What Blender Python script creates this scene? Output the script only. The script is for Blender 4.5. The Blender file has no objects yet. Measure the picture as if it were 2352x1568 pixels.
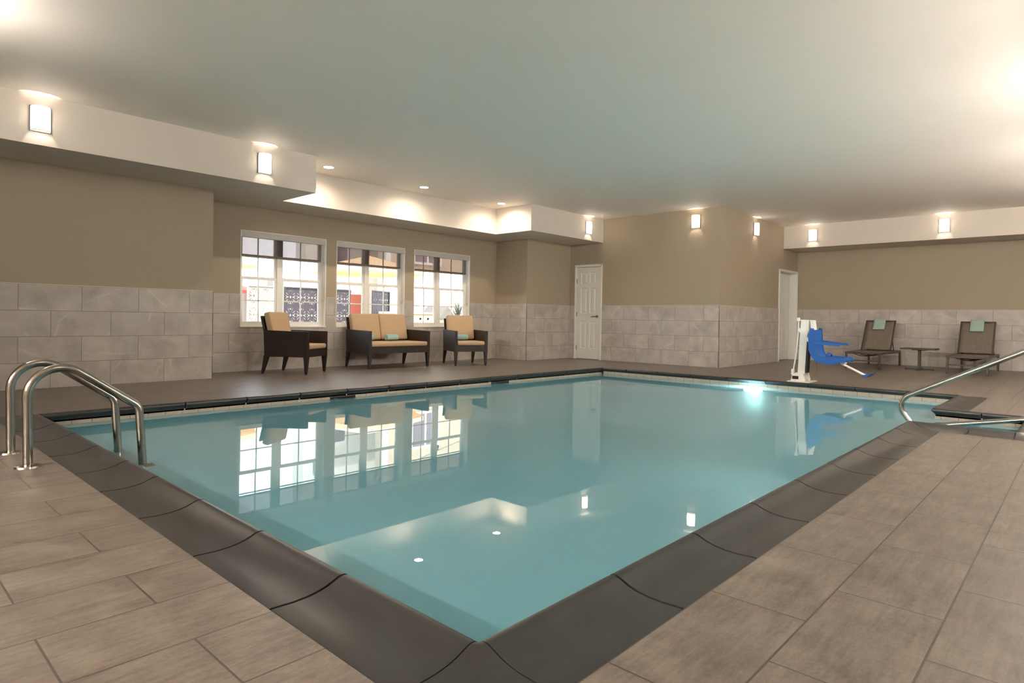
import bpy, bmesh, math, random
from math import pi, sin, cos, radians as R
from mathutils import Vector as V, Matrix
random.seed(7)
S = bpy.context.scene
COL = S.collection

# ------------------------------------------------------------------ helpers
class MB:
    def __init__(s): s.v = []; s.f = []; s.uv = []
    def face(s, pts, uv=None):
        n = len(s.v); s.v += [tuple(p) for p in pts]
        s.f.append(list(range(n, n + len(pts)))); s.uv.append(uv); return s
    def poly(s, v, f):
        n = len(s.v); s.v += [tuple(p) for p in v]
        for q in f: s.f.append([n + i for i in q]); s.uv.append(None)
        return s
    def box(s, a, b, M=None):
        x0, y0, z0 = a; x1, y1, z1 = b
        v = [V(p) for p in ((x0,y0,z0),(x1,y0,z0),(x1,y1,z0),(x0,y1,z0),(x0,y0,z1),(x1,y0,z1),(x1,y1,z1),(x0,y1,z1))]
        if M: v = [M @ p for p in v]
        return s.poly(v, [(3,2,1,0),(4,5,6,7),(0,1,5,4),(1,2,6,5),(2,3,7,6),(3,0,4,7)])
    def rbox(s, a, b, r=.02, seg=3, M=None, bulge=0):
        bm = bmesh.new(); bmesh.ops.create_cube(bm, size=1)
        c = (V(a) + V(b)) / 2; d = V(b) - V(a)
        for q in bm.verts: q.co = V((q.co.x * d.x, q.co.y * d.y, q.co.z * d.z)) + c
        bmesh.ops.bevel(bm, geom=list(bm.edges), offset=r, segments=seg, profile=.5, affect='EDGES')
        bm.verts.index_update()
        v = [(M @ q.co) if M else q.co.copy() for q in bm.verts]
        f = [[q.index for q in g.verts] for g in bm.faces]; bm.free()
        return s.poly(v, f)
    def frustum(s, b, bs, t, ts):
        v = [(b[0]+i*bs[0]/2, b[1]+j*bs[1]/2, b[2]) for i, j in ((-1,-1),(1,-1),(1,1),(-1,1))]
        v += [(t[0]+i*ts[0]/2, t[1]+j*ts[1]/2, t[2]) for i, j in ((-1,-1),(1,-1),(1,1),(-1,1))]
        return s.poly(v, [(3,2,1,0),(4,5,6,7),(0,1,5,4),(1,2,6,5),(2,3,7,6),(3,0,4,7)])
    def tube(s, path, r, n=12, caps=True):
        P = [V(p) for p in path]; rings = []; up = None
        for i, p in enumerate(P):
            t = (P[min(i+1, len(P)-1)] - P[max(i-1, 0)]).normalized()
            if up is None:
                up = V((0,0,1)) if abs(t.z) < .9 else V((1,0,0))
            a = t.cross(up).normalized(); up = a.cross(t).normalized()
            rr = r[i] if isinstance(r, (list, tuple)) else r
            rings.append([p + (a*cos(2*pi*k/n) + up*sin(2*pi*k/n))*rr for k in range(n)])
        v = [q for g in rings for q in g]; f = []
        for i in range(len(P)-1):
            for k in range(n):
                f.append((i*n+k, i*n+(k+1)%n, (i+1)*n+(k+1)%n, (i+1)*n+k))
        if caps: f.append(list(range(n))[::-1]); f.append([(len(P)-1)*n+k for k in range(n)])
        return s.poly(v, f)
    def lathe(s, prof, c=(0,0,0), n=24, a0=0, a1=2*pi, M=None):
        full = abs(a1-a0-2*pi) < 1e-6; m = n if full else n+1
        v = []; f = []
        for r, z in prof:
            for k in range(m):
                a = a0+(a1-a0)*k/n; p = V((c[0]+r*cos(a), c[1]+r*sin(a), c[2]+z)); v.append(M @ p if M else p)
        for i in range(len(prof)-1):
            for k in range(n):
                k2 = (k+1) % m; f.append((i*m+k, i*m+k2, (i+1)*m+k2, (i+1)*m+k))
        return s.poly(v, f)
    def prism(s, pts, ext):          # closed polygon pts (3D list) extruded by vector ext
        P = [V(p) for p in pts]; n = len(P); e = V(ext)
        v = P + [p+e for p in P]
        f = [list(range(n))[::-1], list(range(n, 2*n))]
        f += [(i, (i+1) % n, n+(i+1) % n, n+i) for i in range(n)]
        return s.poly(v, f)
    def build(s, name, mat, parent=None, smooth=False, fix=True, mods=None):
        me = bpy.data.meshes.new(name); me.from_pydata(s.v, [], s.f); me.update()
        if any(u is not None for u in s.uv):
            L = me.uv_layers.new(name='UVMap')
            for p, u in zip(me.polygons, s.uv):
                if u:
                    for li, q in zip(p.loop_indices, u): L.data[li].uv = q
        if fix:
            bm = bmesh.new(); bm.from_mesh(me); bmesh.ops.remove_doubles(bm, verts=list(bm.verts), dist=1e-5) if smooth else None; bmesh.ops.recalc_face_normals(bm, faces=list(bm.faces)); bm.to_mesh(me); bm.free()
        if smooth:
            for p in me.polygons: p.use_smooth = True
            me.set_sharp_from_angle(angle=R(40))
        me.materials.append(mat)
        o = bpy.data.objects.new(name, me); COL.objects.link(o)
        if parent: o.parent = parent
        return o

def tag(o, label, cat, group=None):
    o['label'] = label; o['category'] = cat
    if group: o['group'] = group
    return o
def struct(o, label=None):
    o['kind'] = 'structure'
    if label: o['label'] = label
    return o
def empty(name, loc, rz=0, label=None, cat=None, group=None):
    o = bpy.data.objects.new(name, None); COL.objects.link(o); o.location = loc; o.rotation_euler = (0, 0, rz)
    o.empty_display_size = .1
    if label: tag(o, label, cat, group)
    return o
def dup(root, loc, rz=0, label=None):
    r = root.copy(); COL.objects.link(r); r.location = loc; r.rotation_euler = (0, 0, rz)
    if label: r['label'] = label
    for ch in list(root.children):
        c = ch.copy(); COL.objects.link(c); c.parent = r
        for g in list(ch.children):
            d = g.copy(); COL.objects.link(d); d.parent = c
    return r
def arc(pts, rad, n=8):              # round the corners of a polyline
    P = [V(p) for p in pts]; out = [P[0]]
    rr = rad if isinstance(rad, (list, tuple)) else [rad]*(len(P)-2)
    for i in range(1, len(P)-1):
        a = (P[i-1]-P[i]); b = (P[i+1]-P[i]); la, lb = a.length, b.length; a.normalize(); b.normalize()
        ang = a.angle(b); t = min(rr[i-1]/math.tan(ang/2), la*.49 if i > 1 else la*.95, lb*.49 if i < len(P)-2 else lb*.95)
        r = t*math.tan(ang/2); bis = (a+b).normalized(); c = P[i]+bis*(r/sin(ang/2))
        s = P[i]+a*t-c; e = P[i]+b*t-c; tot = s.angle(e)
        for k in range(n+1):
            q = k/n; out.append(c+(s*sin((1-q)*tot)+e*sin(q*tot))/sin(tot))
    out.append(P[-1]); return out

# ------------------------------------------------------------------ materials
def srgb(r, g, b):
    f = lambda c: (c/255/12.92) if c/255 <= .04045 else ((c/255+.055)/1.055)**2.4
    return (f(r), f(g), f(b), 1)
class NT:
    def __init__(s, name):
        s.m = bpy.data.materials.new(name); s.m.use_nodes = True; s.t = s.m.node_tree; s.t.nodes.clear()
        s.out = s.n('ShaderNodeOutputMaterial')
    def n(s, typ, **kw):
        o = s.t.nodes.new(typ)
        for k, v in kw.items(): setattr(o, k, v)
        return o
    def l(s, a, b): s.t.links.new(a, b)
    def set(s, sock, v):
        if hasattr(v, 'is_linked'): s.l(v, sock)
        else: sock.default_value = v
    def math(s, op, a, b=0., c=None, clamp=False):
        o = s.n('ShaderNodeMath', operation=op, use_clamp=clamp); s.set(o.inputs[0], a); s.set(o.inputs[1], b)
        if c is not None: s.set(o.inputs[2], c)
        return o.outputs[0]
    def mix(s, f, a, b, blend='MIX'):
        o = s.n('ShaderNodeMix', data_type='RGBA', blend_type=blend); s.set(o.inputs[0], f); s.set(o.inputs[6], a); s.set(o.inputs[7], b)
        return o.outputs[2]
    def noise(s, vec, scale, detail=3., rough=.5, dist=0., w=None):
        o = s.n('ShaderNodeTexNoise', noise_dimensions='4D' if w is not None else '3D')
        if vec is not None: s.l(vec, o.inputs['Vector'])
        o.inputs['Scale'].default_value = scale; o.inputs['Detail'].default_value = detail
        o.inputs['Roughness'].default_value = rough; o.inputs['Distortion'].default_value = dist
        if w is not None: s.set(o.inputs['W'], w)
        return o.outputs['Fac']
    def ramp(s, f, *st):
        o = s.n('ShaderNodeValToRGB'); s.l(f, o.inputs[0]); e = o.color_ramp.elements
        while len(e) < len(st): e.new(.5)
        for q, (p, c) in zip(e, st): q.position = p; q.color = c if len(c) == 4 else (*c, 1)
        return o.outputs[0]
    def mapv(s, vec, sc, loc=(0,0,0)):
        o = s.n('ShaderNodeMapping'); s.l(vec, o.inputs[0]); o.inputs['Scale'].default_value = sc; o.inputs['Location'].default_value = loc
        return o.outputs[0]
    def coord(s, k='Object'): return s.n('ShaderNodeTexCoord').outputs[k]
    def bump(s, h, strength=.2, dist=.01):
        o = s.n('ShaderNodeBump'); s.l(h, o.inputs['Height']); o.inputs['Strength'].default_value = strength; o.inputs['Distance'].default_value = dist
        return o.outputs[0]
    def bsdf(s, base, rough=.5, metal=0., bump=None, spec=.5, coat=0.):
        o = s.n('ShaderNodeBsdfPrincipled'); s.set(o.inputs['Base Color'], base); s.set(o.inputs['Roughness'], rough)
        o.inputs['Metallic'].default_value = metal; o.inputs['Specular IOR Level'].default_value = spec
        o.inputs['Coat Weight'].default_value = coat
        if bump: s.l(bump, o.inputs['Normal'])
        s.l(o.outputs[0], s.out.inputs[0]); return o
def plain(name, c, rough=.5, metal=0., var=.08, scale=14., bump=.05, spec=.5):
    k = NT(name); vec = k.coord(); nz = k.noise(vec, scale, 4.)
    lo = tuple(x*(1-var) for x in c[:3])+(1,); hi = tuple(min(1, x*(1+var)) for x in c[:3])+(1,)
    k.bsdf(k.mix(nz, lo, hi), rough, metal, k.bump(nz, bump) if bump else None, spec); return k.m
def emis(name, c, st):
    k = NT(name); e = k.n('ShaderNodeEmission'); e.inputs[0].default_value = c; e.inputs[1].default_value = st
    k.l(e.outputs[0], k.out.inputs[0]); return k.m

def wall_tile(name, dark, light, vein, grout):
    k = NT(name); uv = k.coord('UV')
    b = k.n('ShaderNodeTexBrick'); k.l(uv, b.inputs['Vector'])
    for nme, v in (('Color1', (0,0,0,1)), ('Color2', (1,1,1,1)), ('Mortar', (.5,.5,.5,1)), ('Scale', 1.), ('Mortar Size', .0028), ('Mortar Smooth', .05), ('Bias', 0.), ('Brick Width', .619), ('Row Height', .305)):
        b.inputs[nme].default_value = v
    rnd = k.n('ShaderNodeRGBToBW'); k.l(b.outputs['Color'], rnd.inputs[0]); rnd = rnd.outputs[0]
    w = k.math('MULTIPLY', rnd, 53.)
    cloud = k.noise(uv, 3.2, 5., .6, .4, w)
    base = k.ramp(cloud, (.3, dark), (.68, light))
    base = k.mix(k.math('MULTIPLY', k.math('SUBTRACT', rnd, .5), .35, clamp=True), base, light)
    # diagonal thin veins
    sp = k.n('ShaderNodeSeparateXYZ'); k.l(uv, sp.inputs[0])
    th = k.math('MULTIPLY', k.math('FRACT', k.math('MULTIPLY', rnd, 13.7)), 3.1)
    wob = k.math('MULTIPLY', k.noise(uv, 3.5, 3., .55, 0., w), .16)
    ln = k.math('ADD', k.math('ADD', k.math('MULTIPLY', sp.outputs[0], k.math('COSINE', th)), k.math('MULTIPLY', sp.outputs[1], k.math('SINE', th))), wob)
    d = k.math('ABSOLUTE', k.math('SUBTRACT', k.math('FRACT', k.math('ADD', k.math('MULTIPLY', ln, 2.1), k.math('MULTIPLY', rnd, 31.3))), .5))
    msk = k.math('SUBTRACT', 1., k.math('DIVIDE', d, .010), clamp=True)
    msk2 = k.math('SUBTRACT', 1., k.math('DIVIDE', d, .06), clamp=True)
    br = k.noise(uv, 4., 2., .5, 0., w)
    br = k.math('MULTIPLY', k.math('SUBTRACT', br, .42), 6., clamp=True)
    base = k.mix(k.math('MULTIPLY', k.math('MULTIPLY', msk, br), .42), base, vein)
    base = k.mix(k.math('MULTIPLY', k.math('MULTIPLY', msk2, br), .22), base, vein)
    col = k.mix(b.outputs['Fac'], base, grout)
    k.bsdf(col, k.math('ADD', .38, k.math('MULTIPLY', cloud, .15)), 0, k.bump(k.math('SUBTRACT', 1., b.outputs['Fac']), .5, .003)); return k.m

def floor_tile(name, dark, light, grout):
    k = NT(name); uv = k.coord('UV')
    b = k.n('ShaderNodeTexBrick'); k.l(uv, b.inputs['Vector'])
    for nme, v in (('Color1', (0,0,0,1)), ('Color2', (1,1,1,1)), ('Mortar', (.5,.5,.5,1)), ('Scale', 1.), ('Mortar Size', .0032), ('Mortar Smooth', .08), ('Bias', 0.), ('Brick Width', .611), ('Row Height', .3045)):
        b.inputs[nme].default_value = v
    rnd = k.n('ShaderNodeRGBToBW'); k.l(b.outputs['Color'], rnd.inputs[0]); rnd = rnd.outputs[0]
    w = k.math('MULTIPLY', rnd, 47.)
    st = k.noise(k.mapv(uv, (5., 38., 1.)), 1., 6., .62, .6, w)
    cl = k.noise(uv, 6., 5., .65, .3, w)
    fine = k.noise(k.mapv(uv, (60., 110., 1.)), 1., 3., .6, 0., w)
    f = k.math('ADD', k.math('MULTIPLY', st, .36), k.math('ADD', k.math('MULTIPLY', cl, .44), k.math('MULTIPLY', fine, .20)))
    base = k.ramp(f, (.38, dark), (.62, light))
    base = k.mix(k.math('MULTIPLY', rnd, .22), base, dark)
    col = k.mix(b.outputs['Fac'], base, grout)
    h = k.math('SUBTRACT', k.math('ADD', k.math('MULTIPLY', st, .35), k.math('MULTIPLY', fine, .1)), k.math('MULTIPLY', b.outputs['Fac'], .7))
    k.bsdf(col, k.math('ADD', .29, k.math('MULTIPLY', cl, .16)), 0, k.bump(h, .55, .004), .5); return k.m

M = {}
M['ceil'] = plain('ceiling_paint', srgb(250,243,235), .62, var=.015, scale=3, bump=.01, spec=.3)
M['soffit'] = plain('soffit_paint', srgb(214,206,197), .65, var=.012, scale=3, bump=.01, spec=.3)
def wallpaper():
    k = NT('taupe_wall_vinyl'); c = k.coord(); n1 = k.noise(k.mapv(c, (90,90,240)), 1., 3.); n2 = k.noise(c, 1.1, 4.)
    col = k.mix(n1, srgb(160,147,128), srgb(174,162,142)); col = k.mix(k.math('MULTIPLY', n2, .3), col, srgb(158,145,126))
    k.bsdf(col, .6, 0, k.bump(n1, .06, .002), .3); return k.m
M['wall'] = wallpaper()
M['tile'] = wall_tile('grey_marble_wall_tile', srgb(160,153,147), srgb(197,190,183), srgb(228,223,216), srgb(122,112,103))
M['floor'] = floor_tile('wood_grain_stone_floor_tile', srgb(90,80,74), srgb(141,131,120), srgb(76,68,62))
M['trimw'] = plain('cream_tile_edge_trim', srgb(205,198,186), .4, var=.03)
M['white'] = plain('white_painted_wood', srgb(228,228,222), .38, var=.02, bump=.01)
M['vinyl'] = plain('white_window_vinyl', srgb(236,234,228), .35, var=.02, bump=.01)
def coping():
    k = NT('dark_slate_coping'); c = k.coord(); a = k.noise(c, 5., 3., .5); b = k.noise(c, 120., 2.)
    col = k.mix(a, srgb(40,40,41), srgb(60,58,58)); col = k.mix(k.math('MULTIPLY', b, .3), col, srgb(38,38,38))
    k.bsdf(col, .30, 0, k.bump(b, .03, .002), .55); return k.m
M['coping'] = coping()
M['grout'] = plain('dark_coping_grout', srgb(34,31,29), .8)
def basin():
    k = NT('pool_plaster_and_waterline_tile'); c = k.coord()
    s = k.n('ShaderNodeSeparateXYZ'); k.l(c, s.inputs[0])
    n = k.noise(c, 3., 4.); plaster = k.mix(n, srgb(214,228,226), srgb(228,238,236))
    def joint(v, per, wd): return k.math('LESS_THAN', k.math('ABSOLUTE', k.math('SUBTRACT', k.math('FRACT', k.math('DIVIDE', v, per)), .5)), wd/per/2)
    gn = k.n('ShaderNodeNewGeometry'); sn = k.n('ShaderNodeSeparateXYZ'); k.l(gn.outputs['Normal'], sn.inputs[0])
    jx = k.math('MULTIPLY', joint(s.outputs[0], .152, .004), k.math('GREATER_THAN', k.math('ABSOLUTE', sn.outputs[1]), .5))
    jy = k.math('MULTIPLY', joint(s.outputs[1], .152, .004), k.math('GREATER_THAN', k.math('ABSOLUTE', sn.outputs[0]), .5))
    nt = k.noise(c, 14., 4.); tile = k.mix(nt, srgb(160,150,134), srgb(188,178,162))
    tile = k.mix(k.math('MAXIMUM', jx, jy), tile, srgb(86,78,70))
    col = k.mix(k.math('GREATER_THAN', s.outputs[2], -.185), plaster, tile)
    k.bsdf(col, .4); return k.m
M['basin'] = basin()
def water():
    k = NT('still_pool_water'); c = k.coord()
    n = k.noise(k.mapv(c, (1.,1.,1.)), 1.4, 2., .5); n2 = k.noise(c, 6., 1.)
    bp = k.bump(k.math('ADD', n, k.math('MULTIPLY', n2, .02)), .0006, .05)
    fr = k.n('ShaderNodeFresnel'); fr.inputs['IOR'].default_value = 1.42; k.l(bp, fr.inputs['Normal'])
    tr = k.n('ShaderNodeBsdfTransparent'); tr.inputs[0].default_value = (.55,.90,.93,1)
    df = k.n('ShaderNodeBsdfDiffuse'); df.inputs[0].default_value = (.26,.57,.68,1)
    tl = k.n('ShaderNodeBsdfTranslucent'); tl.inputs[0].default_value = (.40,.74,.84,1)
    gl = k.n('ShaderNodeBsdfGlossy'); gl.inputs['Roughness'].default_value = 0.; gl.inputs[0].default_value = (1,1,1,1); k.l(bp, gl.inputs['Normal'])
    m1 = k.n('ShaderNodeMixShader'); m1.inputs[0].default_value = .5; k.l(df.outputs[0], m1.inputs[1]); k.l(tl.outputs[0], m1.inputs[2])
    m2 = k.n('ShaderNodeMixShader'); m2.inputs[0].default_value = .8; k.l(tr.outputs[0], m2.inputs[1]); k.l(m1.outputs[0], m2.inputs[2])
    m3 = k.n('ShaderNodeMixShader'); k.l(fr.outputs[0], m3.inputs[0]); k.l(m2.outputs[0], m3.inputs[1]); k.l(gl.outputs[0], m3.inputs[2])
    k.l(m3.outputs[0], k.out.inputs[0]); return k.m
M['water'] = water()
def clear(name, tint, spec=True):
    k = NT(name); tr = k.n('ShaderNodeBsdfTransparent'); tr.inputs[0].default_value = tint
    gl = k.n('ShaderNodeBsdfGlossy'); gl.inputs['Roughness'].default_value = .01
    fr = k.n('ShaderNodeFresnel'); fr.inputs[0].default_value = 1.25
    mx = k.n('ShaderNodeMixShader'); k.l(fr.outputs[0], mx.inputs[0]); k.l(tr.outputs[0], mx.inputs[1]); k.l(gl.outputs[0], mx.inputs[2])
    k.l((mx if spec else tr).outputs[0], k.out.inputs[0]); return k.m
M['glass'] = clear('window_glass', (.97,.98,.97,1))
M['waterside'] = clear('water_body_clear', (.97,1,1,1), False)
def shadefab():
    k = NT('sheer_roller_shade_fabric'); c = k.coord()
    wv = k.noise(k.mapv(c, (300,1,300)), 1., 2.)
    tr = k.n('ShaderNodeBsdfTransparent'); tr.inputs[0].default_value = (.52,.48,.47,1)
    df = k.n('ShaderNodeBsdfDiffuse'); k.set(df.inputs[0], k.mix(wv, srgb(140,132,124), srgb(165,156,146)))
    tl = k.n('ShaderNodeBsdfTranslucent'); tl.inputs[0].default_value = srgb(165,155,148)
    m1 = k.n('ShaderNodeMixShader'); m1.inputs[0].default_value = .5; k.l(df.outputs[0], m1.inputs[1]); k.l(tl.outputs[0], m1.inputs[2])
    m2 = k.n('ShaderNodeMixShader'); m2.inputs[0].default_value = .25; k.l(tr.outputs[0], m2.inputs[1]); k.l(m1.outputs[0], m2.inputs[2])
    k.l(m2.outputs[0], k.out.inputs[0]); return k.m
M['shade'] = shadefab()
M['shadebar'] = plain('brown_shade_bar', srgb(112,96,82), .5)
M['valance'] = plain('grey_white_valance', srgb(196,194,188), .5, var=.02)
def steel():
    k = NT('brushed_stainless_steel'); c = k.coord(); n = k.noise(k.mapv(c, (40,40,40)), 1., 3.)
    k.bsdf(k.mix(n, srgb(150,146,139), srgb(180,176,168)), k.math('ADD', .15, k.math('MULTIPLY', n, .1)), 1.); return k.m
M['steel'] = steel()
M['tread'] = plain('speckled_grey_tread', srgb(120,112,104), .6, var=.5, scale=220, bump=.3)
M['nickel'] = plain('brushed_nickel', srgb(150,140,128), .3, 1.)
def wicker():
    k = NT('dark_brown_wicker'); c = k.coord()
    w1 = k.n('ShaderNodeTexWave', wave_type='BANDS', bands_direction='Z'); k.l(c, w1.inputs[0]); w1.inputs['Scale'].default_value = 26
    w2 = k.n('ShaderNodeTexWave', wave_type='BANDS', bands_direction='DIAGONAL'); k.l(c, w2.inputs[0]); w2.inputs['Scale'].default_value = 30
    h = k.math('MULTIPLY', w1.outputs['Fac'], w2.outputs['Fac'])
    k.bsdf(k.mix(h, srgb(26,18,15), srgb(56,40,32)), .45, 0, k.bump(h, .5, .004)); return k.m
M['wicker'] = wicker()
M['darkwood'] = plain('espresso_leg', srgb(38,30,26), .45)
M['foot'] = plain('black_plastic_foot', srgb(14,14,14), .5)
def fabric(name, c, sc=160., var=.1, rough=.9):
    k = NT(name); v = k.coord(); a = k.noise(v, sc, 2.); b = k.noise(v, 5., 3.)
    lo = tuple(x*(1-var) for x in c[:3])+(1,); hi = tuple(min(1, x*(1+var)) for x in c[:3])+(1,)
    f = k.math('ADD', k.math('MULTIPLY', a, .5), k.math('MULTIPLY', b, .5))
    k.bsdf(k.mix(f, lo, hi), rough, 0, k.bump(a, .25, .002), .2); return k.m
M['cushion'] = fabric('tan_cushion_fabric', srgb(192,166,135))
M['towel'] = fabric('aqua_terry_towel', srgb(160,190,186), 120., .18)
M['towel2'] = fabric('sage_terry_towel', srgb(158,182,172), 120., .2)
def sling():
    k = NT('woven_sling_mesh'); c = k.coord()
    a = k.noise(k.mapv(c, (6,40,260)), 1., 2., .6); b = k.noise(k.mapv(c, (6,260,40)), 1., 2., .6)
    f = k.math('MULTIPLY', k.math('ADD', a, b), .5)
    k.bsdf(k.ramp(f, (.34, srgb(86,77,69)), (.66, srgb(128,118,106))), .7); return k.m
M['sling'] = sling()
M['bronze'] = plain('bronze_powder_coat', srgb(74,64,55), .45, .2, bump=.02)
M['liftwhite'] = plain('white_lift_enamel', srgb(238,236,230), .35, var=.02, bump=.01)
M['liftblue'] = plain('blue_lift_plastic', srgb(8,86,166), .35, var=.05, bump=.02)
M['black'] = plain('black_plastic', srgb(22,22,22), .45)
M['cable'] = plain('tan_cable', srgb(150,120,80), .5)
M['skimblue'] = plain('pale_blue_skimmer_flap', srgb(120,150,170), .45)
M['skimdark'] = plain('dark_skimmer_throat', srgb(46,48,46), .6)
def opal(name, st):
    k = NT(name); e = k.n('ShaderNodeEmission'); e.inputs[0].default_value = (1,.91,.81,1); e.inputs[1].default_value = st
    t = k.n('ShaderNodeBsdfTranslucent'); t.inputs[0].default_value = (.55,.54,.52,1); a = k.n('ShaderNodeAddShader')
    k.l(e.outputs[0], a.inputs[0]); k.l(t.outputs[0], a.inputs[1]); k.l(a.outputs[0], k.out.inputs[0]); return k.m
M['sconceshade'] = opal('lit_opal_sconce_glass', .5); M['sconcesoft'] = opal('soft_opal_sconce_glass', 10.); M['sconcebright'] = opal('bright_opal_sconce_glass', 17.); M['sconcefillback'] = opal('back_fill_lamp_glow', 200.); M['sconcefillwall'] = opal('wall_fill_lamp_glow', 50.)  # the stronger glows serve unseen sconces as room fill
M['downlens'] = emis('lit_downlight_lens', (1,.88,.72,1), 9.)
M['poollens'] = emis('lit_pool_lamp_lens', (.9,1,1,1), 60.)
# outside
M['pave'] = plain('pale_patio_concrete', srgb(200,192,180), .8)
def siding(name, c):
    k = NT(name); v = k.coord(); s = k.n('ShaderNodeSeparateXYZ'); k.l(v, s.inputs[0])
    f = k.math('FRACT', k.math('DIVIDE', s.outputs[2], .17)); n = k.noise(v, 3., 3.)
    ln = k.math('LESS_THAN', f, .09)
    base = k.mix(n, tuple(x*.95 for x in c[:3])+(1,), c)
    k.bsdf(k.mix(k.math('MULTIPLY', ln, .5), base, tuple(x*.6 for x in c[:3])+(1,)), .8, 0, k.bump(f, .2, .02)); return k.m
M['sidew'] = siding('white_lap_siding', srgb(226,222,214))
M['sideb'] = siding('beige_lap_siding', srgb(206,186,160))
M['brick'] = siding('red_lap_siding', srgb(184,104,88))
M['stucco'] = plain('grey_stucco', srgb(150,140,132), .9)
M['screen'] = plain('charcoal_laser_cut_metal', srgb(58,52,60), .5)
M['screenl'] = plain('pale_grey_laser_cut_metal', srgb(150,142,136), .5)  # paler grey than the other screens
M['canvas'] = fabric('orange_umbrella_canvas', srgb(250,214,170), 60., .05)
M['red'] = plain('red_awning', srgb(214,44,34), .6)
M['roofgrey'] = plain('grey_shingle', srgb(112,106,100), .8)
M['stone'] = plain('cream_cast_stone', srgb(214,196,166), .8)
M['yucca'] = plain('yucca_leaf_green', srgb(74,84,68), .6, var=.3)
M['skywin'] = plain('sky_tinted_window_glass', srgb(128,108,118), .15)  # mauve pane colour with the sky's reflection mixed in
M['pink'] = plain('pink_curtain', srgb(226,128,168), .7)
M['letter'] = plain('blue_sign_letter', srgb(64,112,170), .5)
M['wire'] = plain('black_wire', srgb(20,20,20), .5)

# ------------------------------------------------------------------ dimensions (metres)
PL, PW = 8.35, 5.33                 # pool
AX0, AX1, AY = 5.45, 6.62, -.77     # stair alcove
ZC, ZS = 3.155, 2.636               # ceiling, soffit underside
YB, XB = 7.837, 2.40                # left wall block
YW = 8.705                          # window wall
XN, YN = 8.986, 7.77                # niche block right of the windows
XD, YD, XF = 10.515, 4.113, 14.92   # door wall, side wall, far wall
YS, YR, XR = 6.855, 7.82, 13.95     # soffit faces
XSA, XSB = 3.41, 8.045
BX, RY = -6.8, -2.62               # walls behind the camera

# ------------------------------------------------------------------ floor
def floor_piece(mb, x0, x1, y0, y1, ju, jv):
    mb.face([(x0,y0,0),(x1,y0,0),(x1,y1,0),(x0,y1,0)], [(x-ju, y-jv) for x, y in ((x0,y0),(x1,y0),(x1,y1),(x0,y1))])
    for a, b in (((x0,y0),(x1,y0)),((x1,y0),(x1,y1)),((x1,y1),(x0,y1)),((x0,y1),(x0,y0))):
        mb.face([(a[0],a[1],-.08),(b[0],b[1],-.08),(b[0],b[1],0),(a[0],a[1],0)], [(0,.1)]*4)
fl = MB(); CW = .28
# even rows (v in [0,.3045]) carry the half-brick shift
floor_piece(fl, BX-.1, -CW, RY-.1, 9., -.505+.3055, .310)
floor_piece(fl, -CW, PL+CW, PW+CW, 9., .1055, .312)
floor_piece(fl, PL+CW, 15.1, RY-.1, 9., .2, .1)
floor_piece(fl, -CW, AX0-CW, RY-.1, -CW, .508, -.5855)
floor_piece(fl, AX0-CW, AX1+CW, RY-.1, AY-CW, .508, -.5855)
floor_piece(fl, AX1+CW, PL+CW, RY-.1, -CW, .508, -.5855)
struct(fl.build('floor', M['floor'], fix=False))

# ------------------------------------------------------------------ coping
PROF = [(.28,-.002),(.272,0),(.2,-.003),(.15,-.001),(.11,.005),(.08,.013),(.058,.022),(.042,.029),(.028,.033),(.012,.032),(.001,.026),(-.005,.015),(-.005,.004),(.002,-.006),(.016,-.02),(.024,-.034),(.024,-.05)]
def coping_run(mb, p0, d, n, L, m0, m1, joints, base):
    p0, d, n = V((*p0,0)), V((*d,0)), V((*n,0)); G = .006
    cuts = [None]+[j for j in joints if .12 < j < L-.12]+[None]
    for i in range(len(cuts)-1):
        a = [(cuts[i]+G) if cuts[i] is not None else m0*s+G*.7 for s, z in PROF]
        b = [(cuts[i+1]-G) if cuts[i+1] is not None else L+m1*s-G*.7 for s, z in PROF]
        ra = [p0+d*t+n*s+V((0,0,z)) for t, (s, z) in zip(a, PROF)]
        rb = [p0+d*t+n*s+V((0,0,z)) for t, (s, z) in zip(b, PROF)]
        ra += [p0+d*a[0]+n*PROF[0][0]+V((0,0,-.05))]; rb += [p0+d*b[0]+n*PROF[0][0]+V((0,0,-.05))]
        k = len(ra); f = [(j, (j+1) % k, k+(j+1) % k, k+j) for j in range(k)]+[list(range(k))[::-1], list(range(k, 2*k))]
        mb.poly(ra+rb, f)
    A = [p0+d*(m0*s)+n*s for s in (.03,.279)]; B = [p0+d*(L+m1*s)+n*s for s in (.279,.03)]
    base.prism([q+V((0,0,-.075)) for q in A+B], (0,0,.066))
def coping_corner(mb, c, sx, sy, base):
    N = 12; rows = []
    for k in range(N+1):
        th = pi/2*k/N; cx, cy = cos(th), sin(th); ro = CW/max(cx, cy)
        rows.append([V((c[0]+sx*(s*ro/CW if s > .1 else s*1.0)*cx, c[1]+sy*(s*ro/CW if s > .1 else s*1.0)*cy, z)) for s, z in PROF])
    m = len(PROF); v = [q for r in rows for q in r]; f = []
    for k in range(N):
        for j in range(m-1): f.append((k*m+j, k*m+j+1, (k+1)*m+j+1, (k+1)*m+j))
    mb.poly(v, f)
    base.box((min(c[0], c[0]+sx*CW), min(c[1], c[1]+sy*CW), -.075), (max(c[0], c[0]+sx*CW), max(c[1], c[1]+sy*CW), -.012))
cp, cb = MB(), MB()
J = lambda o, s=1: [o+.611*i for i in range(-2, 20)]
coping_run(cp, (0,0), (0,1), (-1,0), PW, 0, 0, [.02, .633, 1.239, 1.853, 2.444, 2.95, 3.55, 4.15, 4.72], cb)
coping_run(cp, (0,0), (1,0), (0,-1), AX0, 0, -1, [.626, 1.212, 1.817, 2.433, 3.033, 3.64, 4.24, 4.85], cb)
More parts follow.
